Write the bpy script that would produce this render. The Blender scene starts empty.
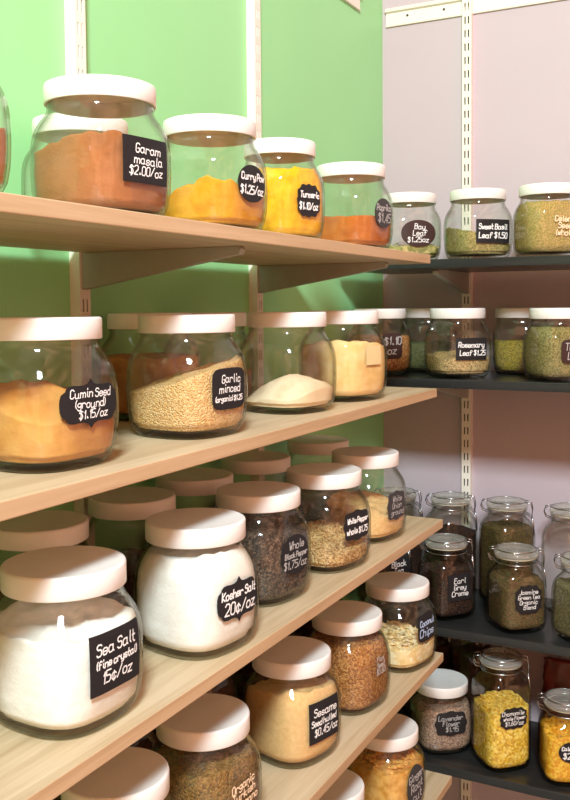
import bpy, bmesh, math, random
from math import sin, cos, pi, radians as R_
from mathutils import Vector, noise
random.seed(7)
sc = bpy.context.scene
COL = sc.collection
Z0 = 1.45                                   # camera height above the floor

# ------------------------------------------------------------------ materials
def newmat(name):
    m = bpy.data.materials.new(name); m.use_nodes = True
    nt = m.node_tree; nt.nodes.clear()
    out = nt.nodes.new('ShaderNodeOutputMaterial')
    return m, nt, out
def N(nt, t, **kw):
    n = nt.nodes.new(t)
    for k, v in kw.items():
        if k in n.inputs: n.inputs[k].default_value = v
        else: setattr(n, k, v)
    return n
def lin(c):
    return tuple((x/12.92 if x <= .04045 else ((x+.055)/1.055)**2.4) for x in [v/255 for v in c])+(1,)
def ramp(nt, stops):
    r = nt.nodes.new('ShaderNodeValToRGB'); e = r.color_ramp.elements
    while len(e) < len(stops): e.new(.5)
    for i, (p, c) in enumerate(stops): e[i].position = p; e[i].color = c
    return r
def principled(nt, out, rough=.5, spec=.5, coat=0):
    b = N(nt, 'ShaderNodeBsdfPrincipled', Roughness=rough)
    b.inputs['Specular IOR Level'].default_value = spec
    b.inputs['Coat Weight'].default_value = coat
    nt.links.new(b.outputs[0], out.inputs[0]); return b
def noisy(name, c1, c2, scale=(8, 8, 8), rough=.5, spec=.5, bump=0, detail=4, lo=.35, hi=.65, bscale=None, coat=0):
    m, nt, out = newmat(name); b = principled(nt, out, rough, spec, coat)
    tc = N(nt, 'ShaderNodeTexCoord'); mp = N(nt, 'ShaderNodeMapping'); mp.inputs['Scale'].default_value = scale
    nz = N(nt, 'ShaderNodeTexNoise', Scale=1.0, Detail=detail)
    nt.links.new(tc.outputs['Object'], mp.inputs[0]); nt.links.new(mp.outputs[0], nz.inputs['Vector'])
    r = ramp(nt, [(lo, lin(c1)), (hi, lin(c2))]); nt.links.new(nz.outputs[0], r.inputs[0])
    nt.links.new(r.outputs[0], b.inputs['Base Color'])
    if bump:
        bp = N(nt, 'ShaderNodeBump', Strength=bump, Distance=.002)
        src = nz
        if bscale:
            src = N(nt, 'ShaderNodeTexNoise', Scale=bscale, Detail=3); nt.links.new(tc.outputs['Object'], src.inputs['Vector'])
        nt.links.new(src.outputs[0], bp.inputs['Height']); nt.links.new(bp.outputs[0], b.inputs['Normal'])
    return m
def grains(name, cols, scale, rough=.7, bump=.8):
    """many small grains: voronoi cells, each with a colour of its own"""
    m, nt, out = newmat(name); b = principled(nt, out, rough, .25)
    tc = N(nt, 'ShaderNodeTexCoord')
    v = N(nt, 'ShaderNodeTexVoronoi', Scale=scale)
    nt.links.new(tc.outputs['Object'], v.inputs['Vector'])
    sp = N(nt, 'ShaderNodeSeparateColor'); nt.links.new(v.outputs['Color'], sp.inputs[0])
    r = ramp(nt, [((i+.0)/len(cols), lin(c)) for i, c in enumerate(cols)])
    nt.links.new(sp.outputs[0], r.inputs[0]); nt.links.new(r.outputs[0], b.inputs['Base Color'])
    bp = N(nt, 'ShaderNodeBump', Strength=bump, Distance=.003); bp.invert = True
    nt.links.new(v.outputs['Distance'], bp.inputs['Height']); nt.links.new(bp.outputs[0], b.inputs['Normal'])
    return m
def glass_mat(name, face, edge, rough=.03, ior=1.45):
    m, nt, out = newmat(name)
    tc = N(nt, 'ShaderNodeTexCoord'); nz = N(nt, 'ShaderNodeTexNoise', Scale=34.0, Detail=1)
    bp = N(nt, 'ShaderNodeBump', Strength=.45, Distance=.004)
    nt.links.new(tc.outputs['Object'], nz.inputs['Vector']); nt.links.new(nz.outputs[0], bp.inputs['Height'])
    lw = N(nt, 'ShaderNodeLayerWeight', Blend=.5)
    r = ramp(nt, [(.45, face), (1.0, edge)]); nt.links.new(lw.outputs['Facing'], r.inputs[0])
    tr = N(nt, 'ShaderNodeBsdfTransparent'); nt.links.new(r.outputs[0], tr.inputs[0])
    gl = N(nt, 'ShaderNodeBsdfGlossy', Roughness=rough); nt.links.new(bp.outputs[0], gl.inputs['Normal'])
    # reflectance of a dielectric, the same on both sides of the pane (Schlick)
    lw2 = N(nt, 'ShaderNodeLayerWeight', Blend=.5); nt.links.new(bp.outputs[0], lw2.inputs['Normal'])
    p5 = N(nt, 'ShaderNodeMath', operation='POWER'); nt.links.new(lw2.outputs['Facing'], p5.inputs[0]); p5.inputs[1].default_value = 4.5
    f0 = ((ior-1)/(ior+1))**2
    ma = N(nt, 'ShaderNodeMath', operation='MULTIPLY_ADD'); nt.links.new(p5.outputs[0], ma.inputs[0]); ma.inputs[1].default_value = .75; ma.inputs[2].default_value = f0
    mx = N(nt, 'ShaderNodeMixShader'); nt.links.new(ma.outputs[0], mx.inputs[0])
    nt.links.new(tr.outputs[0], mx.inputs[1]); nt.links.new(gl.outputs[0], mx.inputs[2]); nt.links.new(mx.outputs[0], out.inputs[0])
    return m
def plain(name, c, rough=.5, spec=.5, metal=0):
    m, nt, out = newmat(name); b = principled(nt, out, rough, spec)
    nz = N(nt, 'ShaderNodeTexNoise', Scale=30.0, Detail=2); tc = N(nt, 'ShaderNodeTexCoord')
    nt.links.new(tc.outputs['Object'], nz.inputs['Vector'])
    cl = lin(c); r = ramp(nt, [(.3, tuple(x*.95 for x in cl[:3])+(1,)), (.7, cl)]); nt.links.new(nz.outputs[0], r.inputs[0])
    nt.links.new(r.outputs[0], b.inputs['Base Color']); b.inputs['Metallic'].default_value = metal
    return m
def wood_mat(name, c1, c2, c3):
    m, nt, out = newmat(name); b = principled(nt, out, .45, .4)
    tc = N(nt, 'ShaderNodeTexCoord'); mp = N(nt, 'ShaderNodeMapping'); mp.inputs['Scale'].default_value = (60, 2.2, 60)
    nz = N(nt, 'ShaderNodeTexNoise', Scale=1.0, Detail=6, Roughness=.65); nz.inputs['Distortion'].default_value = .6
    nt.links.new(tc.outputs['Object'], mp.inputs[0]); nt.links.new(mp.outputs[0], nz.inputs['Vector'])
    r = ramp(nt, [(.25, lin(c1)), (.5, lin(c2)), (.75, lin(c3))])
    nt.links.new(nz.outputs[0], r.inputs[0]); nt.links.new(r.outputs[0], b.inputs['Base Color'])
    bp = N(nt, 'ShaderNodeBump', Strength=.08, Distance=.001); nt.links.new(nz.outputs[0], bp.inputs['Height']); nt.links.new(bp.outputs[0], b.inputs['Normal'])
    return m
M = {}
M['green'] = noisy('green_wall_paint', (150, 214, 148), (155, 219, 153), (1.5, 1.5, 1.5), .45, .35, .05, bscale=220)
M['pink'] = noisy('mauve_wall_paint', (186, 170, 176), (191, 175, 181), (1.5, 1.5, 1.5), .5, .35, .05, bscale=220)
M['floor'] = noisy('floor_tile', (150, 138, 125), (165, 152, 138), (3, 3, 3), .5)
M['wood'] = wood_mat('oak_laminate', (168, 145, 110), (193, 172, 138), (208, 191, 160))
M['shaded_edgeband'] = wood_mat('oak_edge_band_shaded', (172, 140, 103), (194, 162, 124), (208, 178, 142))  # edge band tone, darkened to carry the grazing shade on the board edges
M['black'] = noisy('black_laminate', (31, 33, 33), (46, 48, 48), (3, 70, 70), .28, .5, .1, detail=5)
M['white'] = plain('white_powder_coat', (236, 228, 214), .4)
M['arm'] = plain('grey_steel_arm', (165, 160, 145), .45)
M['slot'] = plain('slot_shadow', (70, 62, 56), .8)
M['lid'] = plain('white_lid_plastic', (242, 236, 230), .35, .4)
M['gasket'] = plain('pale_rubber', (222, 214, 190), .6)
M['wire'] = plain('steel_wire', (190, 190, 190), .25, .5, 1)
M['chalk_black'] = plain('chalkboard_black', (33, 31, 33), .55, .3)
M['chalk_brown'] = plain('chalkboard_brown', (60, 38, 34), .55, .3)
M['chalk_grey'] = plain('chalkboard_grey', (62, 58, 58), .55, .3)
M['ink'] = plain('chalk_white', (240, 238, 236), .7)
M['ink_grey'] = plain('chalk_grey_ink', (176, 172, 170), .7)
M['ink_blue'] = plain('chalk_blue_ink', (176, 196, 226), .7)
M['ink_peach'] = plain('chalk_peach_ink', (244, 214, 178), .7)
M['ink_dim'] = plain('chalk_dim_ink', (150, 132, 118), .7)
M['sticker'] = plain('worn_paper', (214, 190, 138), .7)
M['glass'] = glass_mat('jar_glass', (.98, .985, .975, 1), (.62, .64, .55, 1), .06)
M['glassbase'] = glass_mat('thick_glass_base', (.86, .87, .79, 1), (.42, .42, .32, 1))
M['lidglass'] = glass_mat('clamp_lid_glass', (.9, .9, .86, 1), (.75, .76, .7, 1), .09, 1.9)
def film(m, col, lo, hi):
    """fine dust clinging to the pane in uneven patches"""
    nt = m.node_tree; o = [n for n in nt.nodes if n.type == 'OUTPUT_MATERIAL'][0]; src = o.inputs[0].links[0].from_socket
    d = N(nt, 'ShaderNodeBsdfTranslucent'); d.inputs[0].default_value = col; d2 = N(nt, 'ShaderNodeBsdfDiffuse'); d2.inputs[0].default_value = col
    a = N(nt, 'ShaderNodeMixShader'); a.inputs[0].default_value = .5; nt.links.new(d.outputs[0], a.inputs[1]); nt.links.new(d2.outputs[0], a.inputs[2])
    tc = N(nt, 'ShaderNodeTexCoord'); nz = N(nt, 'ShaderNodeTexNoise', Scale=26.0, Detail=3)
    nt.links.new(tc.outputs['Object'], nz.inputs['Vector'])
    mr = N(nt, 'ShaderNodeMapRange'); mr.inputs[1].default_value = .35; mr.inputs[2].default_value = .7; mr.inputs[3].default_value = lo; mr.inputs[4].default_value = hi
    nt.links.new(nz.outputs[0], mr.inputs[0]); x = N(nt, 'ShaderNodeMixShader'); nt.links.new(mr.outputs[0], x.inputs[0])
    nt.links.new(src, x.inputs[1]); nt.links.new(a.outputs[0], x.inputs[2]); nt.links.new(x.outputs[0], o.inputs[0])
M['clearglass'] = M['glass'].copy(); M['clearglass'].name = 'clear_jar_glass'
film(M['glass'], (.86, .80, .66, 1), .003, .038)
_nt = M['lidglass'].node_tree; _o = [n for n in _nt.nodes if n.type == 'OUTPUT_MATERIAL'][0]; _m = [n for n in _nt.nodes if n.type == 'MIX_SHADER'][0]
_d = N(_nt, 'ShaderNodeBsdfDiffuse'); _d.inputs[0].default_value = (.92, .9, .84, 1); _x = N(_nt, 'ShaderNodeMixShader', Fac=.22)  # diffuse white painted in for bright reflections and frosting of thick glass
_x.inputs[0].default_value = .15; _nt.links.new(_m.outputs[0], _x.inputs[1]); _nt.links.new(_d.outputs[0], _x.inputs[2]); _nt.links.new(_x.outputs[0], _o.inputs[0])
M['burgundy'] = noisy('burgundy_foil', (84, 30, 28), (112, 44, 40), (20, 20, 20), .25, .6, .3)

# ------------------------------------------------------------------ helpers
def link(name, verts, faces, mats, parent=None, smooth=True, fmat=None):
    me = bpy.data.meshes.new(name); me.from_pydata([tuple(v) for v in verts], [], faces)
    if not isinstance(mats, (list, tuple)): mats = [mats]
    for m in mats: me.materials.append(m)
    if smooth:
        for p in me.polygons: p.use_smooth = True
    if fmat:
        for p, k in zip(me.polygons, fmat): p.material_index = k
    me.update()
    o = bpy.data.objects.new(name, me); COL.objects.link(o)
    if parent: o.parent = parent
    return o
def tag(o, label=None, cat=None, group=None, kind=None):
    if label: o['label'] = label
    if cat: o['category'] = cat
    if group: o['group'] = group
    if kind: o['kind'] = kind
    return o
def thing(name, label, cat, loc, group=None):
    o = bpy.data.objects.new(name, None); COL.objects.link(o); o.location = loc
    o.empty_display_size = .02
    return tag(o, label, cat, group)
def box_geo(V, F, x0, x1, y0, y1, z0, z1):
    i = len(V)
    V += [(x0, y0, z0), (x1, y0, z0), (x1, y1, z0), (x0, y1, z0), (x0, y0, z1), (x1, y0, z1), (x1, y1, z1), (x0, y1, z1)]
    F += [(i, i+3, i+2, i+1), (i+4, i+5, i+6, i+7), (i, i+1, i+5, i+4), (i+1, i+2, i+6, i+5), (i+2, i+3, i+7, i+6), (i+3, i, i+4, i+7)]
def box(name, x0, x1, y0, y1, z0, z1, mat, parent=None, bevel=0):
    V = []; F = []; box_geo(V, F, x0, x1, y0, y1, z0, z1)
    o = link(name, V, F, mat, parent, False)
    if bevel:
        md = o.modifiers.new('bevel', 'BEVEL'); md.width = bevel; md.segments = 2
    return o
def tube_geo(V, F, pts, r, seg=8, closed=False):
    pts = [Vector(p) for p in pts]; n = len(pts); base = len(V); up = Vector((.13, .21, .97)).normalized()
    for i, p in enumerate(pts):
        a = pts[(i-1) % n] if closed or i else p
        b = pts[(i+1) % n] if closed or i < n-1 else p
        t = (b-a).normalized(); s = t.cross(up)
        if s.length < .05: s = t.cross(Vector((1, 0, 0)))
        s.normalize(); u = s.cross(t)
        for k in range(seg): V.append(tuple(p+(s*cos(2*pi*k/seg)+u*sin(2*pi*k/seg))*r))
    for i in range(n if closed else n-1):
        for k in range(seg):
            a = base+i*seg; b = base+((i+1) % n)*seg; F.append((a+k, a+(k+1) % seg, b+(k+1) % seg, b+k))
    if not closed:
        F.append(tuple(base+k for k in reversed(range(seg)))); F.append(tuple(base+(n-1)*seg+k for k in range(seg)))
def lathe_geo(V, F, prof, seg=48, radf=None):
    """prof rows (r, z); a row with r == 0 is a pole. radf(r, z, phi) shapes the section"""
    rows = []
    for r, z in prof:
        if r <= 1e-6: rows.append([len(V)]); V.append((0, 0, z))
        else:
            rows.append(list(range(len(V), len(V)+seg)))
            for k in range(seg):
                ph = 2*pi*k/seg; rr = radf(r, z, ph) if radf else r
                V.append((rr*cos(ph), rr*sin(ph), z))
    for a, b in zip(rows, rows[1:]):
        for k in range(seg):
            k2 = (k+1) % seg
            if len(a) == 1: F.append((a[0], b[k2], b[k]))
            elif len(b) == 1: F.append((a[k], a[k2], b[0]))
            else: F.append((a[k], a[k2], b[k2], b[k]))
def interp(tab, x):
    if x <= tab[0][0]: return tab[0][1]
    for (x0, y0), (x1, y1) in zip(tab, tab[1:]):
        if x <= x1:
            t = (x-x0)/(x1-x0); return y0+(y1-y0)*t
    return tab[-1][1]

# ------------------------------------------------------------------ single-stroke hand lettering
G = {
'a': '4636251413224244;4642', 'b': '0902;0546362422020', 'c': '46361614130222242', 'd': '4942;4636150413224244',
}
# glyphs: strokes of (x, y) digits; baseline y=2, x-height 6, capital 9, descender 0
G = {
'a': '45 36 16 05 03 12 32 43|46 43 52', 'b': '09 02|05 16 36 45 43 32 12 03', 'c': '45 36 16 05 03 12 32 43', 'd': '49 42|45 36 16 05 03 12 32 43',
'e': '04 44 45 36 16 05 03 12 32 43', 'f': '48 39 29 18 12|06 36', 'g': '45 36 16 05 04 13 33 44|46 41 30 10 01', 'h': '09 02|05 16 36 45 42',
'i': '16 13 22|18 19', 'j': '26 21 10 00|28 29', 'k': '09 02|36 04 42', 'l': '19 13 22', 'm': '06 02|05 16 26 35 32|35 46 56 65 62', 'n': '06 02|05 16 36 45 42',
'o': '16 05 03 12 32 43 45 36 16', 'p': '06 00|05 16 36 45 43 32 12 03', 'q': '46 40|45 36 16 05 03 12 32 43', 'r': '06 02|05 16 36 45', 's': '45 36 16 05 14 34 43 32 12 03',
't': '19 13 22 32|06 36', 'u': '06 03 12 32 43|46 42 52', 'v': '06 22 46', 'w': '06 12 25 32 46', 'x': '06 42|46 02', 'y': '06 03 12 32 43|46 41 30 10', 'z': '06 46 02 42',
'A': '02 29 42|14 34', 'B': '02 09 39 48 47 36 06|36 45 43 32 02', 'C': '48 39 19 08 03 12 32 43', 'D': '02 09 29 47 44 22 02', 'E': '49 09 02 42|06 36', 'F': '49 09 02|06 36',
'G': '48 39 19 08 03 12 32 43 45 25', 'H': '09 02|49 42|06 46', 'I': '19 12', 'J': '39 33 22 12 03', 'K': '09 02|49 05 42', 'L': '09 02 42', 'M': '02 09 25 49 42',
'N': '02 09 42 49', 'O': '19 08 03 12 32 43 48 39 19', 'P': '02 09 39 48 46 35 05', 'R': '02 09 39 48 46 35 05|25 42', 'S': '48 39 19 08 07 16 36 45 43 32 12 03',
'T': '09 49|29 22', 'U': '09 03 12 32 43 49', 'W': '09 12 26 32 49', 'Y': '09 26 49|26 22',
'0': '19 08 03 12 32 43 48 39 19', '1': '17 29 22', '2': '08 19 39 48 46 02 42', '3': '08 19 39 48 36 16|36 45 43 32 12 03', '4': '39 04 44|39 32', '5': '49 09 06 36 45 43 32 02', '6': '39 18 03 12 32 43 45 36 05',
'7': '09 49 12', '8': '16 07 19 39 47 36 16 04 12 32 44 36', '9': '45 19 08 16 36 47 49 42', '$': '48 19 07 36 44 32 03|29 21', '.': '12 13 22', '/': '02 49', '(': '29 17 14 22', ')': '09 17 14 02', '-': '05 35',
}
G['9'] = '47 36 16 07 18 39 48 43 32'; G['¢'] = '45 36 16 05 03 12 32 43|27 21'
def text_segs(lines, w, h, rnd):
    """hand lettering that fills a w x h panel: list of polylines in metres around the centre"""
    out = []; n = len(lines); lh = h/n
    for li, ln in enumerate(lines):
        adv = [(max(int(p[0]) for s in G[c].split('|') for p in s.split())+1.4 if c in G else 2.2) for c in ln]
        tot = sum(adv)-1.4
        u = min(w/max(tot, .1)*1.15, lh/8.8); ux = min(w/max(tot, .1), u*.92)
        x = -tot*ux/2+rnd.uniform(-.04, .04)*w; cy = h/2-lh*(li+.5)
        for c, a in zip(ln, adv):
            if c in G:
                dy = rnd.uniform(-.35, .35)
                for s in G[c].split('|'):
                    out.append([(x+(int(p[0])+.12*(int(p[1])-2))*ux, cy+(int(p[1])-5.2+dy+rnd.uniform(-.15, .15))*u) for p in s.split()])
            x += a*ux
    return out
def outline(shape, w, h):
    a, b = w/2, h/2; P = []
    n = 64
    if shape == 'rect':
        for k in range(n):
            sd, f = divmod(k, n//4); f = f/(n//4)*2-1
            P.append([(a, f*b), (-f*a, b), (-a, -f*b), (f*a, -b)][sd])
        return P
    for k in range(n):
        t = 2*pi*k/n
        if shape == 'oval': e = 2; f = 1
        elif shape == 'round': e = 5; f = 1
        elif shape == 'plaque': e = 3.2; f = 1+.055*cos(8*t)
        elif shape == 'scallop': e = 3; f = 1+.05*cos(12*t)
        elif shape == 'frame': break
        else:                                   # 'frame': wide plaque with a point above and below
            e = 4; f = 1-.05*cos(4*t)+(.16*max(0, 1-abs(abs(sin(t))-1)*28))-.07*(abs(cos(t)) > .93)
        c, s = cos(t), sin(t)
        q = (abs(c)**e+abs(s)**e)**(-1/e)*f
        P.append((a*c*q, b*s*q))
    if shape == 'frame':                        # bracket plaque: scooped corners, a point above and below
        Q = [(1, 0), (.985, .28), (.94, .48), (.86, .57), (.81, .62), (.78, .74), (.70, .84), (.55, .87), (.38, .84), (.22, .85), (.10, .92), (0, 1.14)]
        Q = Q+[(-x, y) for x, y in Q[-2::-1]]; Q = Q+[(x, -y) for x, y in Q[-2:0:-1]]
        P = [(a*x, b*y) for x, y in Q]
    return P

# ------------------------------------------------------------------ the two kinds of jar
class Kind: pass
ROUND = Kind()
ROUND.H = .161; ROUND.lid_h = .024; ROUND.lid_r = .0638
# height above the base -> half width (outer), and roundness exponent
ROUND.R = [(0, 0.0574), (0.0025, 0.0605), (0.008, 0.064), (0.018, 0.0671), (0.034, 0.0689), (0.058, 0.0696), (0.08, 0.0696), (0.098, 0.0691), (0.109, 0.0669), (0.117, 0.0646), (0.1235, 0.062), (0.128, 0.0608), (0.133, 0.0605), (0.1355, 0.0617), (0.138, 0.0606), (0.155, 0.0604)]
ROUND.E = [(0, 2.7), (.02, 3.2), (.05, 3.4), (.085, 3.3), (.106, 2.8), (.122, 2.15), (.13, 2), (.2, 2)]
def clamp_kind(H):
    k = Kind(); k.H = H; b = H-.052
    k.R = [(0, .047), (.003, .051), (.009, .0548), (.02, .0568), (b-.03, .0568), (b-.014, .0562), (b-.003, .0535), (b+.005, .0492), (b+.012, .0462), (b+.02, .0452), (b+.024, .047), (b+.027, .049), (b+.031, .049)]
    k.E = [(0, 3.4), (.02, 4.6), (b-.03, 4.6), (b-.005, 3.2), (b+.008, 2.2), (b+.015, 2), (1, 2)]
    k.neck = b; return k
SMALL = clamp_kind(.185); TALL = clamp_kind(.256)
def kr(k, z, ph, off=0):
    e = interp(k.E, z); r = interp(k.R, z)+off
    return r*(abs(cos(ph))**e+abs(sin(ph))**e)**(-1/e)
def dense(k, zmax, step=.0045):
    zs = sorted(set([z for z, r in k.R if z <= zmax]+[i*step for i in range(int(zmax/step)+1)]+[zmax])); 
    return [z for i, z in enumerate(zs) if i == 0 or z-zs[i-1] > .0008]
_cache = {}
def glass_mesh(k, key, gm='glass'):
    if key in _cache: return _cache[key]
    V = []; F = []; top = k.R[-1][0]; t = .0026
    zs = dense(k, top)
    prof = [(0, .0015), (.6*interp(k.R, 0), .0012), (.85*interp(k.R, 0), 0)]+[(1, z) for z in zs]+[(2, z) for z in reversed(zs) if z > .0095]+[(3, .0094), (0, .0088)]
    def radf(r, z, ph):
        if r == 1: return kr(k, z, ph)
        if r == 2: return kr(k, z, ph, -t)
        if r == 3: return kr(k, .0094, ph, -t)*.9
        e = interp(k.E, z); return r*(abs(cos(ph))**e+abs(sin(ph))**e)**(-1/e)
    lathe_geo(V, F, prof, 64, radf)
    me = bpy.data.meshes.new('glass_body'); me.from_pydata(V, [], F); me.materials.append(M[gm]); me.materials.append(M['glassbase'])
    for p in me.polygons:
        p.use_smooth = True
        if max(V[i][2] for i in p.vertices) < .0099: p.material_index = 1
    _cache[key] = me; return me
def shared(name, me, parent):
    o = bpy.data.objects.new(name, me); COL.objects.link(o); o.parent = parent; return o
def lid_mesh():
    if 'lid' in _cache: return _cache['lid']
    V = []; F = []; H = ROUND.H; r = ROUND.lid_r; b = H-ROUND.lid_h
    lathe_geo(V, F, [(0, H-.004), (r-.0035, H-.004), (r-.0025, b), (r-.0006, b), (r, b+.0008), (r, H-.0032), (r-.0008, H-.0011), (r-.0028, H-.0002), (r-.005, H-.0006), (r-.009, H-.0012), (0, H-.0012)], 72)
    me = bpy.data.meshes.new('lid'); me.from_pydata(V, [], F); me.materials.append(M['lid'])
    for p in me.polygons: p.use_smooth = True
    _cache['lid'] = me; return me
def label_part(root, k, spec, zs=1.0):
    """spec: shape, w, h, centre height, material, ink, lines, tilt"""
    shape, w, h, hc, mt, ink, lines, tilt = spec
    rnd = random.Random(hash_str(''.join(lines)+shape))
    f0 = interp(k.R, hc)
    def surf(s, q, off):
        ct, st = cos(tilt), sin(tilt); s, q = s*ct-q*st, s*st+q*ct
        z = hc+q; ph = math.atan2(s, f0) if abs(s) < f0 else s/f0
        r = kr(k, z, ph, off)
        return (r*cos(ph), r*sin(ph), z)
    holder = root
    if mt:
        P = outline(shape, w, h); n = len(P); V = []; F = []; rings = 7
        V.append(surf(0, 0, .0007))
        for j in range(1, rings+1):
            for x, y in P: V.append(surf(x*j/rings, y*j/rings, .0007))
        for o_ in (.0007, .0001):
            for x, y in P: V.append(surf(x, y, o_))
        for i in range(n): F.append((0, 1+i, 1+(i+1) % n))
        for j in list(range(rings-1))+[rings]:
            for i in range(n):
                a = 1+j*n; F.append((a+i, a+n+i, a+n+(i+1) % n, a+(i+1) % n))
        holder = link('label', V, F, M[mt], root)
    if lines:
        V = []; F = []
        for pl in text_segs(lines, w*.80, h*.72, rnd):
            wd = min(.0011, h*.5/len(lines)*.066)*1.15
            if not mt: wd *= 1.3
            for (x0, y0), (x1, y1) in zip(pl, pl[1:]):
                L = math.hypot(x1-x0, y1-y0)
                if L < 1e-6: continue
                ex, ey = (x1-x0)/L*wd, (y1-y0)/L*wd; m = max(1, int(L/.005)); b = len(V)
                for t in range(m+1):
                    f = t/m; o = -1 if t == 0 else (1 if t == m else 0)
                    cx, cy = x0+(x1-x0)*f+ex*o*.8, y0+(y1-y0)*f+ey*o*.8
                    V.append(surf(cx-ey, cy+ex, .0012)); V.append(surf(cx+ey, cy-ex, .0012))
                for t in range(m): F.append((b+2*t, b+2*t+1, b+2*t+3, b+2*t+2))
        link('writing', V, F, M[ink], holder)
def hash_str(s):
    h = 5381
    for c in s: h = (h*33+ord(c)) & 0xffffffff
    return h
CONT = {}
def fill(k, root, name, label, cat, mat, level, slope=0, sdir=0, rough=.002, flake=None, mound=0, group=None):
    """loose contents: sits on the jar's floor, follows its inside, top surface tilted and lumpy. level = height above the base"""
    sd = Vector((root.location.x*91, root.location.y*57, root.location.z*33))
    dx, dy = cos(sdir), sin(sdir); R0 = interp(k.R, .05); top = k.R[-1][0]-.004
    def zt(x, y):
        d = math.hypot(x, y)/R0
        z = level+slope*(x*dx+y*dy)/R0+mound*(1-d*d)+rough*noise.noise(Vector((x, y, 0))*45+sd)*2+rough*noise.noise(Vector((x, y, 0))*120+sd)
        return max(.018, min(top, z))
    V = []; F = []; seg = 64; rows = 26; off = -.0040
    V.append((0, 0, .0112)); rings = []
    for j in range(rows+1):
        f = j/rows; ring = []
        for i in range(seg):
            ph = 2*pi*i/seg
            rr = kr(k, .05, ph, off-.001); zz = zt(rr*cos(ph), rr*sin(ph))
            z = .0112+(zz-.0112)*f
            r = kr(k, z, ph, off)*(1 if z > .017 else .95)
            if rough > .0015: r -= abs(noise.noise(Vector((cos(ph)*2, sin(ph)*2, z*30))*3+sd))*.0012
            ring.append(len(V)); V.append((r*cos(ph), r*sin(ph), z))
        rings.append(ring)
    base = rings[-1]
    for s in (.95, .88, .8, .7, .6, .5, .4, .3, .2, .1):
        ring = []
        for i in base:
            x, y = V[i][0]*s, V[i][1]*s; ring.append(len(V)); V.append((x, y, zt(x, y)))
        rings.append(ring)
    c = len(V); V.append((0, 0, zt(0, 0)))
    for i in range(seg):
        F.append((0, rings[0][(i+1) % seg], rings[0][i])); F.append((c, rings[-1][i], rings[-1][(i+1) % seg]))
    for a, b in zip(rings, rings[1:]):
        for i in range(seg): F.append((a[i], a[(i+1) % seg], b[(i+1) % seg], b[i]))
    if flake:                                   # loose pieces lying on the top and pressed against the glass
        n, L, Wd, T = flake; rnd = random.Random(hash_str(label))
        for q in range(n):
            if rnd.random() < .45:
                a = rnd.uniform(0, 2*pi); d = math.sqrt(rnd.random())*.86; rr = kr(k, .05, a, off)*d
                p = Vector((rr*cos(a), rr*sin(a), zt(rr*cos(a), rr*sin(a))+rnd.uniform(0, L*.45))); lean = rnd.uniform(0, pi)
                mx = interp(k.R, p.z)-.0045-L*.66
                dd = math.hypot(p.x, p.y)
                if dd > mx: p.x *= mx/dd; p.y *= mx/dd
                ax = Vector((rnd.gauss(0, 1), rnd.gauss(0, 1), rnd.gauss(0, .45))).normalized(); nn = Vector((rnd.gauss(0, .5), rnd.gauss(0, .5), 1))
            else:
                a = rnd.uniform(0, 2*pi); rr = kr(k, .05, a, off); zz = rnd.uniform(.018+L*.55, max(.019+L*.55, zt(rr*cos(a), rr*sin(a))-.002))
                r = kr(k, zz, a, off-T*.5-.0006-L*L*9); p = Vector((r*cos(a), r*sin(a), zz))
                tn = Vector((-sin(a), cos(a), 0)); th = rnd.uniform(0, 2*pi); ax = tn*cos(th)+Vector((0, 0, sin(th))); nn = Vector((cos(a), sin(a), 0))
            sx = ax.cross(nn).normalized(); nn = sx.cross(ax).normalized(); b = len(V); l = L*rnd.uniform(.6, 1.1)*.5; w = Wd*rnd.uniform(.7, 1.2)*.5; t = T*.5
            for v in (ax*l, -ax*l, sx*w+ax*l*.25, -sx*w-ax*l*.2, nn*t, -nn*t): V.append(tuple(p+v))
            for f in ((0, 2, 4), (2, 1, 4), (1, 3, 4), (3, 0, 4), (2, 0, 5), (1, 2, 5), (3, 1, 5), (0, 3, 5)): F.append(tuple(b+i for i in f))
    o = link(name, V, F, mat, None, not flake)
    if flake:
        for i, p in enumerate(o.data.polygons): p.use_smooth = i < 64*40
    o.location = root.location; o.rotation_euler = root.rotation_euler; o.scale = root.scale
    return tag(o, label, cat, group, 'stuff')
def round_jar(label, X, Y, z, rot, lab=None, hs=1.0, group=None):
    root = thing('spice_jar', label, 'jar', (X, Y, Z0+z), group); root.rotation_euler = (0, 0, R_(rot)); root.scale = (hs[0], hs[0], hs[1]) if isinstance(hs, tuple) else (1, 1, hs)
    shared('glass_body', glass_mesh(ROUND, 'round'), root); shared('lid', lid_mesh(), root)
    if lab: label_part(root, ROUND, lab)
    return root
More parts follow.
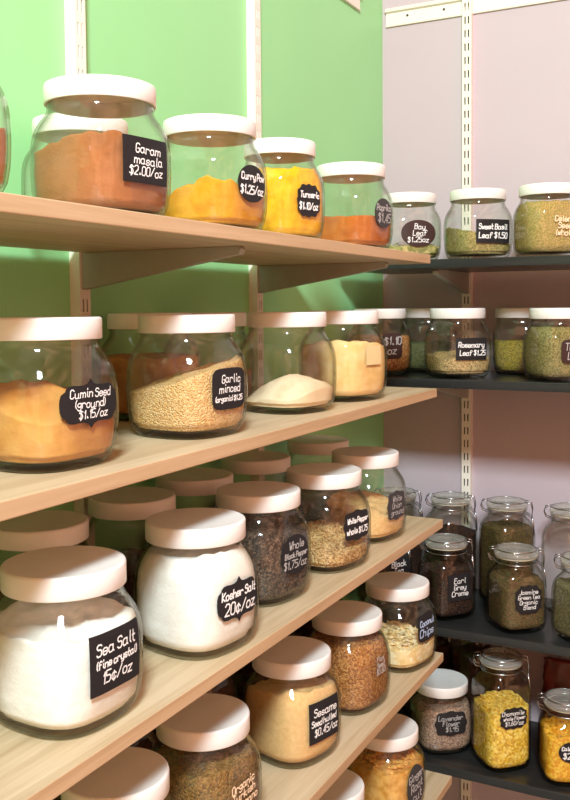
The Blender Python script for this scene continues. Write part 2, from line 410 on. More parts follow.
def clamp_jar(label, X, Y, z, rot, k=SMALL, lab=None, hinge=0, group=None):
    key = 'small' if k is SMALL else 'tall'
    root = thing('clamp_jar', label, 'jar', (X, Y, Z0+z), group); root.rotation_euler = (0, 0, R_(rot))
    shared('glass_body', glass_mesh(k, key, 'clearglass'), root); b = k.neck; H = k.H
    if key+'lid' not in _cache:
        V = []; F = []
        lathe_geo(V, F, [(0, H-.012), (.033, H-.012), (.036, b+.0345), (.049, b+.0345), (.0505, b+.037), (.0505, b+.042), (.0485, b+.045), (.044, b+.0462), (.0425, H-.0015), (.040, H), (.037, H-.001), (.034, H-.004), (0, H-.0055)], 56)
        me = bpy.data.meshes.new('glass_lid'); me.from_pydata(V, [], F); me.materials.append(M['lidglass'])
        for p in me.polygons: p.use_smooth = True
        _cache[key+'lid'] = me
        V = []; F = []; tube_geo(V, F, [(.0455*cos(t*pi/24), .0455*sin(t*pi/24), b+.0327) for t in range(48)], .0017, 8, True)
        me = bpy.data.meshes.new('gasket'); me.from_pydata(V, [], F); me.materials.append(M['gasket']); _cache[key+'gasket'] = me
        # bail wires
        V = []; F = []; r = .0013; h = R_(hinge)
        for zz, rr in ((b+.0495, .0455), (b+.0205, .0472)):
            tube_geo(V, F, [(rr*cos(t*pi/24), rr*sin(t*pi/24), zz) for t in range(48)], r, 6, True)
        for s in (-1, 1):                       # hinge side
            tube_geo(V, F, [(-.0455, .010*s, b+.0495), (-.060, .010*s, b+.047), (-.063, .010*s, b+.036), (-.058, .010*s, b+.024), (-.0472, .008*s, b+.0205)], r, 6)
            tube_geo(V, F, [(.0455, .012*s, b+.0495), (.059, .012*s, b+.046), (.062, .012*s, b+.030), (.060, .011*s, b+.012), (.0475, .010*s, b+.0205)], r, 6)
            tube_geo(V, F, [(.060, .011*s, b+.012), (.064, .0115*s, b-.008), (.0655, .009*s, b-.030)], r, 6)
        tube_geo(V, F, [(-.063, -.010, b+.036), (-.063, .010, b+.036)], r, 6)
        tube_geo(V, F, [(.0655, -.009, b-.030), (.066, -.005, b-.035), (.066, .005, b-.035), (.0655, .009, b-.030)], r, 6)
        me = bpy.data.meshes.new('wire_bail'); me.from_pydata(V, [], F); me.materials.append(M['wire'])
        for p in me.polygons: p.use_smooth = True
        _cache[key+'wire'] = me
    shared('glass_lid', _cache[key+'lid'], root); shared('gasket', _cache[key+'gasket'], root)
    wr = shared('wire_bail', _cache[key+'wire'], root); wr.rotation_euler = (0, 0, R_(hinge-rot))
    if lab: label_part(root, k, lab)
    return root

# ------------------------------------------------------------------ room
def structure(o): o['kind'] = 'structure'; return o
structure(box('wall_left', -.12, 0, -5.4, .12, 0, 3.75, M['green']))
structure(box('wall_back', 0, 3.2, 0, .12, 0, 3.75, M['pink']))
structure(box('floor', -.12, 3.2, -5.4, .12, -.1, 0, M['floor']))

ZL = [.101, -.1659, -.4409, -.7238, -1.0152]; YE = [-.6092, -.5692, -.5297, -.526, -.4661]
ZR = [.1056, -.166, -.7371, -1.0608]
XS, YR, TL, TR = .3383, -.3486, .0175, .0198
nth = ['topmost', 'second from top', 'third from top', 'fourth from top', 'lowest visible']
what = ['under the orange spice jars', 'under the ground cumin and minced garlic jars', 'carrying the two white salt jars', 'carrying the sesame seed jar', 'under the yellow chunk jar']
for i in range(5):
    o = box('shelf_board', .022, XS, -2.3, YE[i], Z0+ZL[i]-TL, Z0+ZL[i], M['wood'], None, .0012); o.data.materials.append(M['shaded_edgeband'])
    for p_ in o.data.polygons: p_.material_index = 0 if abs(p_.normal.z) > .5 else 1
    tag(o, 'pale oak shelf board on the green wall, '+what[i], 'shelf', 'oak shelf boards on the green wall')
what = ['with the bay leaf and sweet basil jars', 'with the rosemary jar', 'with the clamp jars of loose tea', 'with the lavender and chamomile jars']
for i in range(4):
    o = box('shelf_board', .03, 1.7, YR, -.022, Z0+ZR[i]-TR, Z0+ZR[i], M['black'], None, .0012)
    tag(o, 'black shelf board on the mauve wall, '+what[i], 'shelf', 'black shelf boards on the mauve wall')

def upright(axis, p, zt, label):
    """slotted steel channel: back at the wall, two columns of slots in its face"""
    V = []; F = []; fm = []; w = .024; d = .019
    def q(u, v, z): return (v, p+u, z) if axis == 'y' else (p+u, -v, z)
    def quad(a, b, c, e, m=0):
        i = len(V); V.extend([a, b, c, e]); F.append((i, i+1, i+2, i+3)); fm.append(m)
    zb = .05
    t = .0022
    # channel: two flanges and the face
    def bx(u0, u1, v0, v1, z0, z1, m=0):
        i = len(V)
        for z in (z0, z1):
            for u, v in ((u0, v0), (u1, v0), (u1, v1), (u0, v1)): V.append(q(u, v, z))
        for f in ((0, 3, 2, 1), (4, 5, 6, 7), (0, 1, 5, 4), (1, 2, 6, 5), (2, 3, 7, 6), (3, 0, 4, 7)): F.append(tuple(i+k for k in f)); fm.append(m)
    bx(0, t, 0, d, zb, zt); bx(w-t, w, 0, d, zb, zt); bx(t, w-t, 0, .003, zb, zt, 1)
    sw = .0034; c1, c2 = .0075, .0165
    cols = [(t, c1-sw/2), (c1+sw/2, c2-sw/2), (c2+sw/2, w-t)]
    for a, b in cols: bx(a, b, d-t, d, zb, zt)
    z = zt-.014; pitch = .034
    prev = zt
    while z > zb+.04:
        for c in (c1, c2): bx(c-sw/2, c+sw/2, d-t, d, z, prev)
        prev = z-.019; z -= pitch
    for c in (c1, c2): bx(c-sw/2, c+sw/2, d-t, d, zb, prev)
    o = link('shelf_upright', V, F, [M['white'], M['slot']], None, False, fm)
    return tag(o, label, 'upright', 'slotted shelf uprights')
ZTOP = Z0+.7464
upright('y', -1.2766, ZTOP+.03, 'white slotted upright on the green wall, left one, behind the garam masala jar')
upright('y', -.7375, ZTOP+.03, 'white slotted upright on the green wall, right one, behind the turmeric jar')
upright('x', .2251, ZTOP+.04, 'white slotted upright on the mauve wall between the bay leaf and basil jars')

def rail(axis, a, b, label):
    """hanging rail: flat strip with a lip along its top and screws"""
    z0, z1 = ZTOP, Z0+.7934
    V = []; F = []
    prof = [(.0, z0), (.006, z0), (.007, z0+.003), (.004, z0+.006), (.004, z1-.012), (.012, z1-.009), (.013, z1-.004), (.011, z1), (0, z1)]
    for e in (a, b):
        for v, z in prof: V.append((v, e, z) if axis == 'y' else (e, -v, z))
    n = len(prof)
    for i in range(n): F.append((i, (i+1) % n, n+(i+1) % n, n+i))
    F.append(tuple(range(n))); F.append(tuple(n+i for i in reversed(range(n))))
    root = thing('hanging_rail', label, 'rail', (0, 0, 0)); link('rail_strip', V, F, M['white'], root, False)
    for s in (.06, .16, .35, .62):
        e = a+(s if axis == 'x' else -s)
        if axis == 'y': e = b-s
        V = []; F = []; lathe_geo(V, F, [(0, 0), (.0035, 0), (.003, .0015), (0, .0022)], 12)
        V = [((.004+v[2], e+v[0], (z0+z1)/2+v[1]) if axis == 'y' else (e+v[0], -.004-v[2], (z0+z1)/2+v[1])) for v in V]
        link('screw', V, F, M['slot'], root)
    return root
rail('x', .012, 1.7, 'white hanging rail along the top of the mauve wall')
rail('y', -2.2, -.165, 'white hanging rail at the top of the green wall, only its end showing')

def bracket(axis, p, zshelf, depth, label, mat):
    """folded steel arm: deep at the wall, tapering to the shelf's front"""
    V = []; F = []; w = .014; v0 = .018
    pr = [(v0, 0), (depth, 0), (depth+.003, -.004), (depth, -.011), (v0+.02, -.052), (v0, -.055)]
    for u in (0, w):
        for v, z in pr: V.append((v, p+u, zshelf+z) if axis == 'y' else (p+u, -v, zshelf+z))
    n = len(pr)
    F.append(tuple(range(n))); F.append(tuple(n+i for i in reversed(range(n))))
    for i in range(n): F.append((i, n+i, n+(i+1) % n, (i+1) % n))
    o = link('shelf_bracket', V, F, mat, None, False); md = o.modifiers.new('bevel', 'BEVEL'); md.width = .001; md.segments = 2
    return tag(o, label, 'bracket', 'tapered shelf brackets')
for i in range(5):
    b = Z0+ZL[i]-TL
    w2 = ['topmost oak shelf', 'oak shelf with the garlic jar', 'oak shelf with the salt jars', 'oak shelf with the sesame jar', 'lowest oak shelf'][i]
    bracket('y', -1.2766+.005, b, .29, 'grey tapered bracket under the '+w2+', on the left upright', M['arm'])
    bracket('y', -.7375+.005, b, .29, 'grey tapered bracket under the '+w2+', on the right upright', M['arm'])
for i in range(4):
    b = Z0+ZR[i]-TR
    w2 = ['bay leaf shelf', 'rosemary shelf', 'loose tea shelf', 'lavender shelf'][i]
    bracket('x', .2251+.005, b, .27, 'grey tapered bracket under the black '+w2+' on the mauve wall', M['arm'])

# ------------------------------------------------------------------ contents' materials
def pw(name, c1, c2, s=40): return noisy(name, c1, c2, (s, s, s), .85, .15, .35, detail=6, bscale=260)
C = {
'garam': pw('garam_powder', (150, 92, 48), (178, 110, 64), 16), 'curry': pw('curry_powder', (214, 142, 20), (232, 168, 40)),
'turmeric': pw('turmeric_powder', (226, 158, 8), (246, 192, 30)), 'paprika': pw('paprika_powder', (178, 92, 26), (202, 116, 44)),
'rust': pw('rust_powder', (166, 96, 48), (200, 130, 70)),
'garlic_b': pw('tan_orange_powder', (190, 122, 58), (210, 144, 76)),
'cumin': pw('cumin_powder', (180, 112, 50), (214, 160, 84), 16), 'cream': pw('cream_powder', (236, 208, 168), (244, 222, 188)),
'beige': pw('beige_powder', (234, 188, 116), (246, 210, 150)), 'salt': pw('white_salt', (244, 238, 230), (250, 246, 240), 90),
'garlic': grains('minced_garlic', [(236, 196, 130), (222, 170, 100), (246, 214, 156), (206, 150, 88), (240, 200, 140)], 420),
'basil': grains('dried_basil', [(150, 140, 70), (178, 160, 96), (120, 112, 52), (196, 172, 108)], 380),
'greenherb': grains('green_herb', [(170, 150, 74), (196, 164, 92), (150, 136, 62), (210, 172, 108)], 420),
'rosemary': grains('dried_rosemary', [(168, 140, 84), (202, 170, 112), (124, 104, 60), (214, 186, 130)], 360),
'oliveherb': grains('olive_herb', [(150, 134, 44), (172, 150, 52), (126, 112, 36)], 400),
'thyme': grains('dried_thyme', [(142, 132, 74), (170, 156, 98), (116, 106, 56)], 430),
'darkgreen': grains('dark_green_herb', [(92, 96, 54), (112, 112, 66), (74, 78, 42)], 400),
'pepper': grains('black_pepper', [(46, 36, 31), (70, 54, 43), (32, 27, 25), (104, 82, 66)], 300),
'whitepepper': grains('pale_peppercorns', [(222, 184, 122), (196, 152, 92), (238, 206, 150), (168, 122, 70)], 300),
'onion': pw('onion_granules', (222, 176, 112), (238, 198, 140), 200),
'sesame': pw('ground_sesame', (222, 180, 120), (232, 192, 134), 160),
'seed': grains('orange_brown_seed', [(196, 134, 70), (170, 108, 50), (216, 162, 96), (142, 86, 40)], 360),
'chips': grains('coconut_chips', [(246, 220, 164), (234, 200, 134), (250, 234, 192)], 90, .7, .2),
'oregano': grains('dried_oregano', [(124, 90, 42), (146, 108, 54), (100, 76, 36), (156, 118, 64)], 330),
'chunks': noisy('yellow_chunks', (206, 142, 54), (234, 182, 100), (70, 70, 70), .8, .2, .4, detail=3),
'lavender': grains('lavender_buds', [(150, 116, 100), (176, 144, 120), (122, 92, 84), (190, 160, 138)], 320),
'chamomile': grains('yellow_petals', [(240, 204, 80), (226, 180, 50), (248, 222, 120), (206, 158, 50)], 200, .7, .3),
'calendula': grains('yellow_orange_petals', [(232, 176, 40), (240, 196, 70), (220, 150, 26)], 200, .7, .3),
'tea': grains('dark_tea', [(52, 32, 24), (78, 48, 32), (36, 24, 20)], 380),
'herbtea': grains('herb_tea', [(98, 74, 44), (122, 92, 58), (78, 62, 38), (92, 84, 46)], 330),
'greytea': grains('grey_green_tea', [(124, 116, 82), (148, 138, 100), (100, 94, 64)], 380),
'olivetea': grains('olive_tea', [(92, 78, 42), (112, 92, 50), (74, 62, 34)], 360),
'dark': grains('dark_spice', [(70, 40, 28), (92, 52, 34), (52, 30, 24)], 330),
'mustard': grains('green_brown_spice', [(96, 82, 40), (120, 92, 46), (84, 66, 34)], 330),
'leaf': grains('bay_leaves', [(176, 164, 96), (206, 188, 122), (140, 136, 72)], 90, .7, .2),
}
K = 'chalk_black'
GL = {1: 'spice jars on the topmost oak shelf', 2: 'spice jars on the second oak shelf', 3: 'jars on the salt shelf', 4: 'jars on the sesame shelf', 5: 'jars on the lowest oak shelf', 6: 'jars on the upper black shelves', 7: 'clamp jars on the black shelves'}
S = lambda shape, w, h, hc, lines, mt=K, ink='ink', tilt=0: (shape, w, h, hc, mt, ink, lines, tilt)
D = R_
# (label, X, Y, z, rot, label spec, height scale, group), (contents name, label, category, material, level, slope, slope direction, roughness, flakes, mound)
JARS = [
# topmost oak shelf
(('white-lidded spice jar cut by the left edge of the photo, top shelf', .236, -1.752, ZL[0], 0, None, .95, 1), ('ground_spice', 'brown spice in the jar at the left edge, top shelf', 'spice', 'garlic_b', .060, .01, 1)),
(('almost empty jar behind the garam masala jar, touching the green wall', .094, -1.358, ZL[0], 10, None, .95, 1), None),
(('jar of brown spice with square black label reading Garam masala', .239, -1.496, ZL[0], -6, S('rect', .074, .053, .066, ['Garam', ' masala', '$2.00/oz'], K, 'ink', 0), .955, 1), ('ground_spice', 'reddish brown garam masala filling half its jar', 'spice', 'garam', .082, -.012, 2.6, .003)),
(('jar of mustard yellow powder with oval black label reading Curry, top shelf', .240, -1.262, ZL[0], -4, S('oval', .066, .052, .068, ['Curry Pow', '$1.25/oz']), .955, 1), ('ground_spice', 'mustard yellow curry powder, steeply heaped in its jar', 'spice', 'curry', .050, .020, -.6, .005)),
(('jar packed with bright yellow powder, scalloped Turmeric label, right upright behind it', .238, -1.052, ZL[0], -16, S('scallop', .058, .050, .064, ['Turmeric', '$1.10/oz']), (.89, .98), 1), ('ground_spice', 'bright yellow turmeric filling its jar to the neck', 'spice', 'turmeric', .118, .006, 2.5, .003)),
(('jar of red-orange powder at the right end of the top oak shelf', .238, -.770, ZL[0], -8, S('oval', .062, .054, .069, ['Paprika', '$1.45'], 'chalk_grey', 'ink_grey'), .985, 1), ('ground_spice', 'red-orange powder half filling the end jar of the top oak shelf', 'spice', 'paprika', .066, .004, 2)),
# second oak shelf
(('big jar of mustard brown powder with ornate Cumin Seed label', .236, -1.598, ZL[1], -4, S('frame', .088, .046, .070, ['Cumin Seed', '(ground)', '$1.15/oz']), .98, 2), ('ground_spice', 'mustard brown ground cumin, darker heap at the back of its jar', 'spice', 'cumin', .066, -.016, .2, .003, None, .022)),
(('shaded jar behind the cumin and garlic jars, its lid half hidden', .092, -1.204, ZL[1], 5, None, .99, 2), ('ground_spice', 'brown spice in the shaded jar behind the garlic jar', 'spice', 'rust', .095, 0, 0)),
(('jar of coarse golden granules with ornate black Garlic label', .246, -1.334, ZL[1], -6, S('round', .070, .054, .064, ['Garlic', 'minced', '(organic) $1.25']), .98, 2), ('minced_garlic', 'coarse golden minced garlic heaped higher on its right side', 'spice', 'garlic', .080, .022, .7, .0015)),
(('shaded jar whose lid peeks out behind the garlic jar and the pale powder jar', .084, -1.023, ZL[1], 5, None, .985, 2), ('ground_spice', 'brown spice in the shaded jar behind the pale powder jar', 'spice', 'rust', .06, 0, 0)),
(('unlabelled jar with a low heap of pale cream powder', .242, -1.040, ZL[1], -12, None, .985, 2), ('ground_spice', 'low slanted heap of pale cream powder in an unlabelled jar', 'spice', 'cream', .026, .013, .7, .0014, None, .030)),
(('jar of yellow-beige powder with a worn pale sticker, end of second oak shelf', .249, -.834, ZL[1], -16, S('rect', .04, .034, .082, [], 'sticker', 'ink'), .99, 2), ('ground_spice', 'yellow-beige powder nearly filling the end jar of the second oak shelf', 'spice', 'beige', .098, -.01, 2.2, .003)),
# salt shelf
(('large jar of white salt with square black Sea Salt label', .251, -1.587, ZL[2], -3, S('rect', .076, .060, .072, ['Sea Salt', '(fine crystal)', '15¢/oz']), (1.045, 1.045), 3), ('sea_salt', 'white sea salt filling most of its jar', 'salt', 'salt', .102, -.008, -.6, .003)),
(('jar behind the sea salt jar, its lid in shade at the left edge', .080, -1.440, ZL[2], 0, None, (1.01, 1.02), 3), ('ground_spice', 'olive brown spice in the shaded jar behind the sea salt', 'spice', 'mustard', .07, 0, 0)),
(('shaded jar behind and between the two salt jars', .090, -1.252, ZL[2], 0, None, (1.01, 1.02), 3), ('ground_spice', 'dark red-brown spice behind and between the two salts', 'spice', 'dark', .062, 0, 0)),
(('jar full of white salt with ornate black Kosher Salt label', .263, -1.345, ZL[2], -8, S('frame', .082, .050, .069, ['Kosher Salt', '20¢/oz']), (1.03, 1.03), 3), ('kosher_salt', 'white kosher salt filling its jar to the neck', 'salt', 'salt', .126, .004, 1)),
(('shaded jar behind the gap between kosher salt and peppercorn jars', .082, -1.070, ZL[2], 0, None, (1.01, 1.02), 3), ('ground_spice', 'dark spice in the shaded jar behind the peppercorns', 'spice', 'mustard', .07, 0, 0)),
(('jar of black peppercorns with round black label, right of the kosher salt', .238, -1.131, ZL[2], -10, S('oval', .068, .058, .072, ['Whole', 'Black Pepper', '$1.75/oz'], K, 'ink_grey'), (1.01, 1.02), 3), ('peppercorns', 'black and brown peppercorns nearly filling their jar', 'spice', 'pepper', .108, -.012, .4, .002)),
(('shaded jar behind the peppercorn jar and the white pepper jar', .083, -.862, ZL[2], 0, None, (1.01, 1.02), 3), ('ground_spice', 'dark spice in the shaded jar behind the white pepper', 'spice', 'dark', .075, 0, 0)),
(('jar of tan grains with black White Pepper label on the salt shelf', .256, -.933, ZL[2], -13, S('plaque', .070, .048, .076, ['White Pepper', 'whole $1.75']), (1.01, 1.02), 3), ('peppercorns', 'tan grains sloping down to the left in the white pepper jar', 'spice', 'whitepepper', .044, .010, 2.6, .003, (900, .004, .004, .004))),
(('rearmost jar at the corner end of the salt shelf, dark label under its lid', .095, -.618, ZL[2], -45, S('rect', .06, .05, .09, [], K), (1.01, 1.02), 3), ('dried_herb', 'green herb in the rearmost jar of the salt shelf', 'herb', 'darkgreen', .05, 0, 0)),
(('jar of beige granules with wavy dark label, right end of the salt shelf', .246, -.725, ZL[2], -11, S('plaque', .060, .052, .067, ['White', 'Onion', 'ground'], 'chalk_grey', 'ink_grey'), (1.01, 1.02), 3), ('onion_granules', 'beige granules two thirds up the end jar of the salt shelf', 'spice', 'onion', .062, -.012, -.3, .003)),
# sesame shelf
(('white-lidded jar cut by the bottom edge, only its lid showing', .236, -1.486, ZL[3], 0, None, (1.01, 1.04), 4), ('ground_spice', 'brown spice in the jar cut by the bottom edge', 'spice', 'rust', .08, 0, 0)),
(('jar of green-brown herb lettered straight on the glass, below the kosher salt', .243, -1.302, ZL[3], -8, ('rect', .074, .052, .072, None, 'ink_peach', ['Organic', 'Turkish', 'Oregano'], .1), (1.01, 1.04), 4), ('dried_herb', 'green-brown oregano nearly filling its jar below the kosher salt', 'herb', 'oregano', .108, .006, 1, .003)),
(('jar of beige meal with square black Sesame Seed label', .247, -1.042, ZL[3], -15, S('rect', .072, .062, .070, ['Sesame', 'Seed hulled', ' $0.45/oz']), (1.01, 1.04), 4), ('sesame_meal', 'beige sesame filling most of its jar', 'seed', 'sesame', .104, .014, -.6, .0025)),
(('jar full of orange-brown seeds with faint grey lettering, behind the sesame jar', .252, -.829, ZL[3], -10, ('rect', .055, .046, .080, None, 'ink_grey', ['Flax', 'Seed', '$0.60'], .05), (1.01, 1.04), 4), ('orange_seeds', 'orange-brown seeds filling their jar beside the sesame', 'seed', 'seed', .118, 0, 0, .002, (700, .004, .0026, .002))),
(('jar of pale chips with blue-white lettering, right end of the sesame shelf', .268, -.610, ZL[3], -14, S('round', .060, .052, .084, ['Coconut', 'Chips'], K, 'ink_blue', .05), (1.01, 1.04), 4), ('coconut_chips', 'pale yellow chips heaped in the lower half of their jar', 'food', 'chips', .050, -.004, 0, .004, (520, .015, .010, .0022))),
(('dark jar in shade behind the bottom-edge jar and the oregano jar', .093, -1.330, ZL[3], 0, None, (1.01, 1.04), 4), ('ground_spice', 'dark spice in the shaded jar behind the oregano', 'spice', 'dark', .11, 0, 0)),
(('dark jar in shade behind the oregano jar and the sesame jar', .093, -1.110, ZL[3], 0, None, (1.01, 1.04), 4), ('ground_spice', 'dark spice in the shaded jar left of the sesame', 'spice', 'dark', .11, 0, 0)),
(('dark jar in shade behind the sesame jar and the orange seeds', .093, -.890, ZL[3], 0, None, (1.01, 1.04), 4), ('ground_spice', 'dark spice in the shaded jar behind the orange seeds', 'spice', 'dark', .11, 0, 0)),
(('dark jar in shade behind the orange seeds and the pale chips', .093, -.665, ZL[3], 0, None, (1.01, 1.04), 4), ('ground_spice', 'dark spice in the shaded jar behind the pale chips', 'spice', 'dark', .11, 0, 0)),
# lowest oak shelf
(('jar below the orange seeds, only its white lid above the bottom edge', .244, -.897, ZL[4], 0, None, (1.01, 1.03), 5), ('ground_spice', 'brown spice in the jar below the orange seeds', 'spice', 'rust', .08, 0, 0)),
(('jar of yellow chunks with dark oval label at the bottom edge', .254, -.638, ZL[4], -12, S('oval', .062, .084, .062, ['Ginger', 'Root', 'cut'], 'chalk_grey', 'ink_grey', .15), (1.01, 1.03), 5), ('ginger_chunks', 'yellow-orange chunks filling the jar at the bottom edge', 'food', 'chunks', .096, 0, 0, .003, (260, .018, .013, .008))),
# upper black shelves
(('jar with brown-black oval Bay Leaf label, first on the top black shelf', .164, -.247, ZR[0], -52, S('oval', .088, .062, .064, ['Bay', 'Leaf', '$1.25oz'], 'chalk_brown', 'ink'), 1, 6), ('bay_leaves', 'shallow layer of pale bay leaves at the bottom of their jar', 'herb', 'leaf', .034, 0, 0, .003, (120, .017, .010, .0016))),
(('jar with rectangular dark Sweet Basil label on the top black shelf', .332, -.251, ZR[0], -44, S('rect', .090, .054, .062, ['Sweet Basil', 'Leaf $1.50']), .985, 6), ('dried_herb', 'green-brown basil sloping down to the right in its jar', 'herb', 'basil', .054, .020, 4.4, .003, (500, .005, .003, .001))),
(('jar of green herb lettered white on the glass, right edge of the top black shelf', .492, -.254, ZR[0], -50, ('rect', .080, .062, .066, None, 'ink_peach', ['Celery', 'Seed', '(whole)'], 0), .99, 6), ('dried_herb', 'pale green herb filling the jar at the right edge, top black shelf', 'herb', 'greenherb', .122, 0, 0, .002)),
(('jar with small dark label half hidden behind the yellow-beige powder jar', .087, -.245, ZR[1], -44, S('round', .054, .062, .072, ['$1.10', 'oz'], 'chalk_brown', 'ink_grey'), 1, 6), ('ground_spice', 'orange-brown spice in the half hidden corner jar', 'spice', 'seed', .095, 0, 0)),
(('unlabelled jar of dark green herb behind the rosemary jar', .160, -.100, ZR[1], 10, None, 1, 6), ('dried_herb', 'dark green herb in the jar behind the rosemary', 'herb', 'darkgreen', .075, 0, 0)),
(('jar with rectangular black Rosemary Leaf label', .286, -.256, ZR[1], -46, S('rect', .080, .050, .068, ['Rosemary', 'Leaf $1.25']), 1, 6), ('dried_herb', 'tan-green rosemary needles a third up their jar', 'herb', 'rosemary', .050, .004, 3, .003, (700, .009, .0018, .0015))),
(('unlabelled jar of olive yellow herb set back between rosemary and thyme jars', .398, -.094, ZR[1], 10, None, .995, 6), ('dried_herb', 'olive yellow herb half filling the jar set back on the rosemary shelf', 'herb', 'oliveherb', .080, 0, 0)),
(('jar of grey-green herb with brown-black label at the right edge, rosemary shelf', .520, -.268, ZR[1], -48, S('round', .072, .052, .067, ['Thyme', 'Leaf'], 'chalk_brown', 'ink_grey'), .995, 6), ('dried_herb', 'grey-green thyme filling the jar at the right edge, rosemary shelf', 'herb', 'thyme', .118, 0, 0, .002)),
(('white-lidded jar with ornate Lavender Flower label on the lowest black shelf', .242, -.243, ZR[3], -52, S('plaque', .080, .056, .080, ['Lavender', 'Flower', '$1.95'], K, 'ink_grey'), 1, 6), ('lavender_buds', 'brownish purple lavender buds filling their jar', 'herb', 'lavender', .108, .006, 1, .003)),
]
for jr_, ct in JARS:
    r = round_jar(jr_[0], jr_[1], jr_[2], jr_[3], jr_[4], jr_[5], jr_[6], GL[jr_[7]])
    if ct:
        a = list(ct[4:])+[0]*10
        fill(ROUND, r, ct[0], ct[1], ct[2], C[ct[3]], ct[4], ct[5], ct[6], ct[7] if len(ct) > 7 else .002, ct[8] if len(ct) > 8 else None, ct[9] if len(ct) > 9 else 0)
CL = [
(('small clamp jar of dark tea, black Earl Grey label', .256, -.247, ZR[2], -40, SMALL, S('rect', .062, .062, .080, ['Earl', 'Grey', 'Creme']), 14), ('loose_tea', 'dark red-brown loose tea nearly filling its clamp jar', 'tea', 'tea', .112, -.006, 1, .003)),
(('small clamp jar of brown-green herb tea with wavy black label', .427, -.264, ZR[2], -48, SMALL, S('scallop', .066, .064, .080, ['Jasmine', 'Green Tea', 'Organic', 'Blend']), 14), ('loose_tea', 'brown-green herb tea filling its clamp jar', 'tea', 'herbtea', .112, -.008, -.2, .003)),
(('small clamp jar of grey-green herb at the right edge, loose tea shelf', .577, -.270, ZR[2], -40, SMALL, None, 14), ('loose_tea', 'grey-green herb filling the clamp jar at the right edge', 'tea', 'greytea', .122, 0, 0)),
(('small clamp jar with dark label in the corner, behind the end of the salt shelf', .098, -.250, ZR[2], -30, SMALL, S('rect', .076, .070, .098, ['Black', 'Tea', '$1.50'], K, 'ink'), 14), ('loose_tea', 'dark tea in the corner clamp jar', 'tea', 'tea', .118, 0, 0)),
(('tall clear clamp jar with a dark layer, behind the Earl Grey jar', .218, -.090, ZR[2], -38, TALL, None, 10), ('loose_tea', 'black tea in the lower part of the tall jar behind the Earl Grey', 'tea', 'tea', .165, 0, 0)),
(('tall clamp jar full of olive brown leaf, behind the herb tea jar', .362, -.090, ZR[2], -38, TALL, None, 10), ('loose_tea', 'olive brown leaf filling the tall clamp jar', 'tea', 'olivetea', .192, 0, 0, .003)),
(('tall empty clear clamp jar at the right, against the mauve wall', .519, -.098, ZR[2], -38, TALL, None, 10), None),
(('tall clear clamp jar in the corner, peeking out behind the wavy dark label', .073, -.090, ZR[2], -38, TALL, None, 10), ('loose_tea', 'dark tea low in the tall corner jar', 'tea', 'tea', .11, 0, 0)),
(('tall clamp jar of yellow petals with black Chamomile label', .394, -.268, ZR[3], -46, TALL, S('scallop', .068, .048, .128, ['Chamomile', 'whole flower', '$1.60/oz']), 14), ('chamomile_petals', 'yellow chamomile petals filling two thirds of the tall clamp jar', 'herb', 'chamomile', .142, .004, 2, .004, (1800, .0085, .005, .003))),
(('small clamp jar of yellow-orange petals at the right edge, lowest black shelf', .541, -.268, ZR[3], -66, SMALL, S('oval', .058, .046, .082, ['Calendula', '$2.00']), 14), ('calendula_petals', 'yellow-orange petals filling the small clamp jar at the right edge', 'herb', 'calendula', .110, 0, 0, .004, (900, .008, .005, .003))),
(('dark clamp jar in shade behind the lavender jar', .150, -.090, ZR[3], -30, TALL, None, 10), ('dried_herb', 'dark herb in the shaded tall jar behind the lavender', 'herb', 'dark', .185, 0, 0)),
(('dark clamp jar in shade between and behind lavender and chamomile jars', .290, -.090, ZR[3], -30, TALL, None, 10), ('dried_herb', 'dark herb in the shaded tall jar behind the chamomile', 'herb', 'dark', .185, 0, 0)),
]
for cj, ct in CL:
    r = clamp_jar(cj[0], cj[1], cj[2], cj[3], cj[4], cj[5], cj[6], cj[7], GL[7])
    if ct: fill(cj[5], r, ct[0], ct[1], ct[2], C[ct[3]], ct[4], ct[5], ct[6], ct[7] if len(ct) > 7 else .002, ct[8] if len(ct) > 8 else None, ct[9] if len(ct) > 9 else 0)

def pouch(X, Y, z, label):
    """slumped foil bag: pinched, folded top and full belly"""
    V = []; F = []; seg = 40; rows = 22
    for j in range(rows+1):
        f = j/rows; zz = f*.20
        wx = .062*(1-.08*f); wy = .040*(1-f**1.6)+.004
        for i in range(seg):
            t = 2*pi*i/seg; n = noise.noise(Vector((cos(t)*1.5, sin(t)*1.5, f*4))*1.8)*.010*(.3+f)
            V.append(((wx+n)*math.copysign(abs(cos(t))**.6, cos(t)), (wy+n*.6)*math.copysign(abs(sin(t))**.8, sin(t))-.01*f*f, zz))
    for j in range(rows):
        for i in range(seg): F.append((j*seg+i, j*seg+(i+1) % seg, (j+1)*seg+(i+1) % seg, (j+1)*seg+i))
    F.append(tuple(reversed(range(seg)))); F.append(tuple(rows*seg+i for i in range(seg)))
    o = link('foil_pouch', V, F, M['burgundy']); o.location = (X, Y, Z0+z)
    return tag(o, label, 'bag')
pouch(.515, -.085, ZR[3], 'glossy burgundy bag standing in shade behind the yellow petal jars')

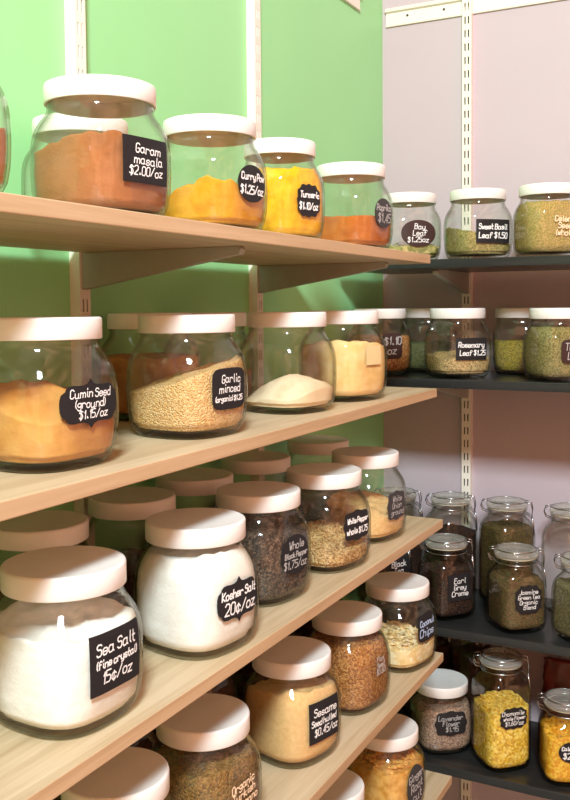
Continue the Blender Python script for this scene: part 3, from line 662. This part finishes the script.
# ------------------------------------------------------------------ light and camera
def area(name, loc, target, sx, sy, power, color):
    l = bpy.data.lights.new(name, 'AREA'); l.shape = 'RECTANGLE'; l.size = sx; l.size_y = sy; l.energy = power; l.color = color
    o = bpy.data.objects.new(name, l); COL.objects.link(o); o.location = loc
    o.rotation_euler = (Vector(target)-Vector(loc)).to_track_quat('-Z', 'Y').to_euler(); return o
area('ceiling_lamp', (1.62, -3.75, Z0+2.08), (.3, -.8, Z0-.3), .48, .48, 222, (.80, .95, 1.0))
w = bpy.data.worlds.new('room_glow'); sc.world = w; w.use_nodes = True
bg = w.node_tree.nodes['Background']; bg.inputs[1].default_value = .82
_t = N(w.node_tree, 'ShaderNodeTexCoord'); _n = N(w.node_tree, 'ShaderNodeTexNoise', Scale=2.6, Detail=1)
_r = ramp(w.node_tree, [(.38, (.45, .14, .06, 1)), (.52, (1.04, .41, .20, 1)), (.66, (2.6, 1.2, .64, 1))])
w.node_tree.links.new(_t.outputs['Generated'], _n.inputs['Vector']); w.node_tree.links.new(_n.outputs[0], _r.inputs[0]); w.node_tree.links.new(_r.outputs[0], bg.inputs[0])

cam = bpy.data.cameras.new('camera'); co = bpy.data.objects.new('camera', cam); COL.objects.link(co)
yaw, pit, rol = R_(27.5324), R_(-2.7872), R_(-.4591)
fw = Vector((-sin(yaw)*cos(pit), cos(yaw)*cos(pit), sin(pit))); rt = Vector((cos(yaw), sin(yaw), 0)); up = rt.cross(fw)
r2 = rt*cos(rol)+up*sin(rol); u2 = -rt*sin(rol)+up*cos(rol)
from mathutils import Matrix
mm = Matrix((r2, u2, -fw)).transposed().to_4x4(); mm.translation = Vector((.92, -2.3474, Z0)); co.matrix_world = mm
cam.sensor_fit = 'HORIZONTAL'; cam.sensor_width = 36; cam.lens = 917.4/570*36
cam.shift_y = -(400-351.97)/570; cam.clip_start = .02
sc.camera = co
sc.view_settings.view_transform = 'Standard'; sc.view_settings.look = 'None'; sc.view_settings.gamma = 1
sc.view_settings.use_curve_mapping = False; sc.view_settings.exposure = .05
sc.cycles.transparent_max_bounces = 64; sc.cycles.max_bounces = 10; sc.cycles.diffuse_bounces = 5
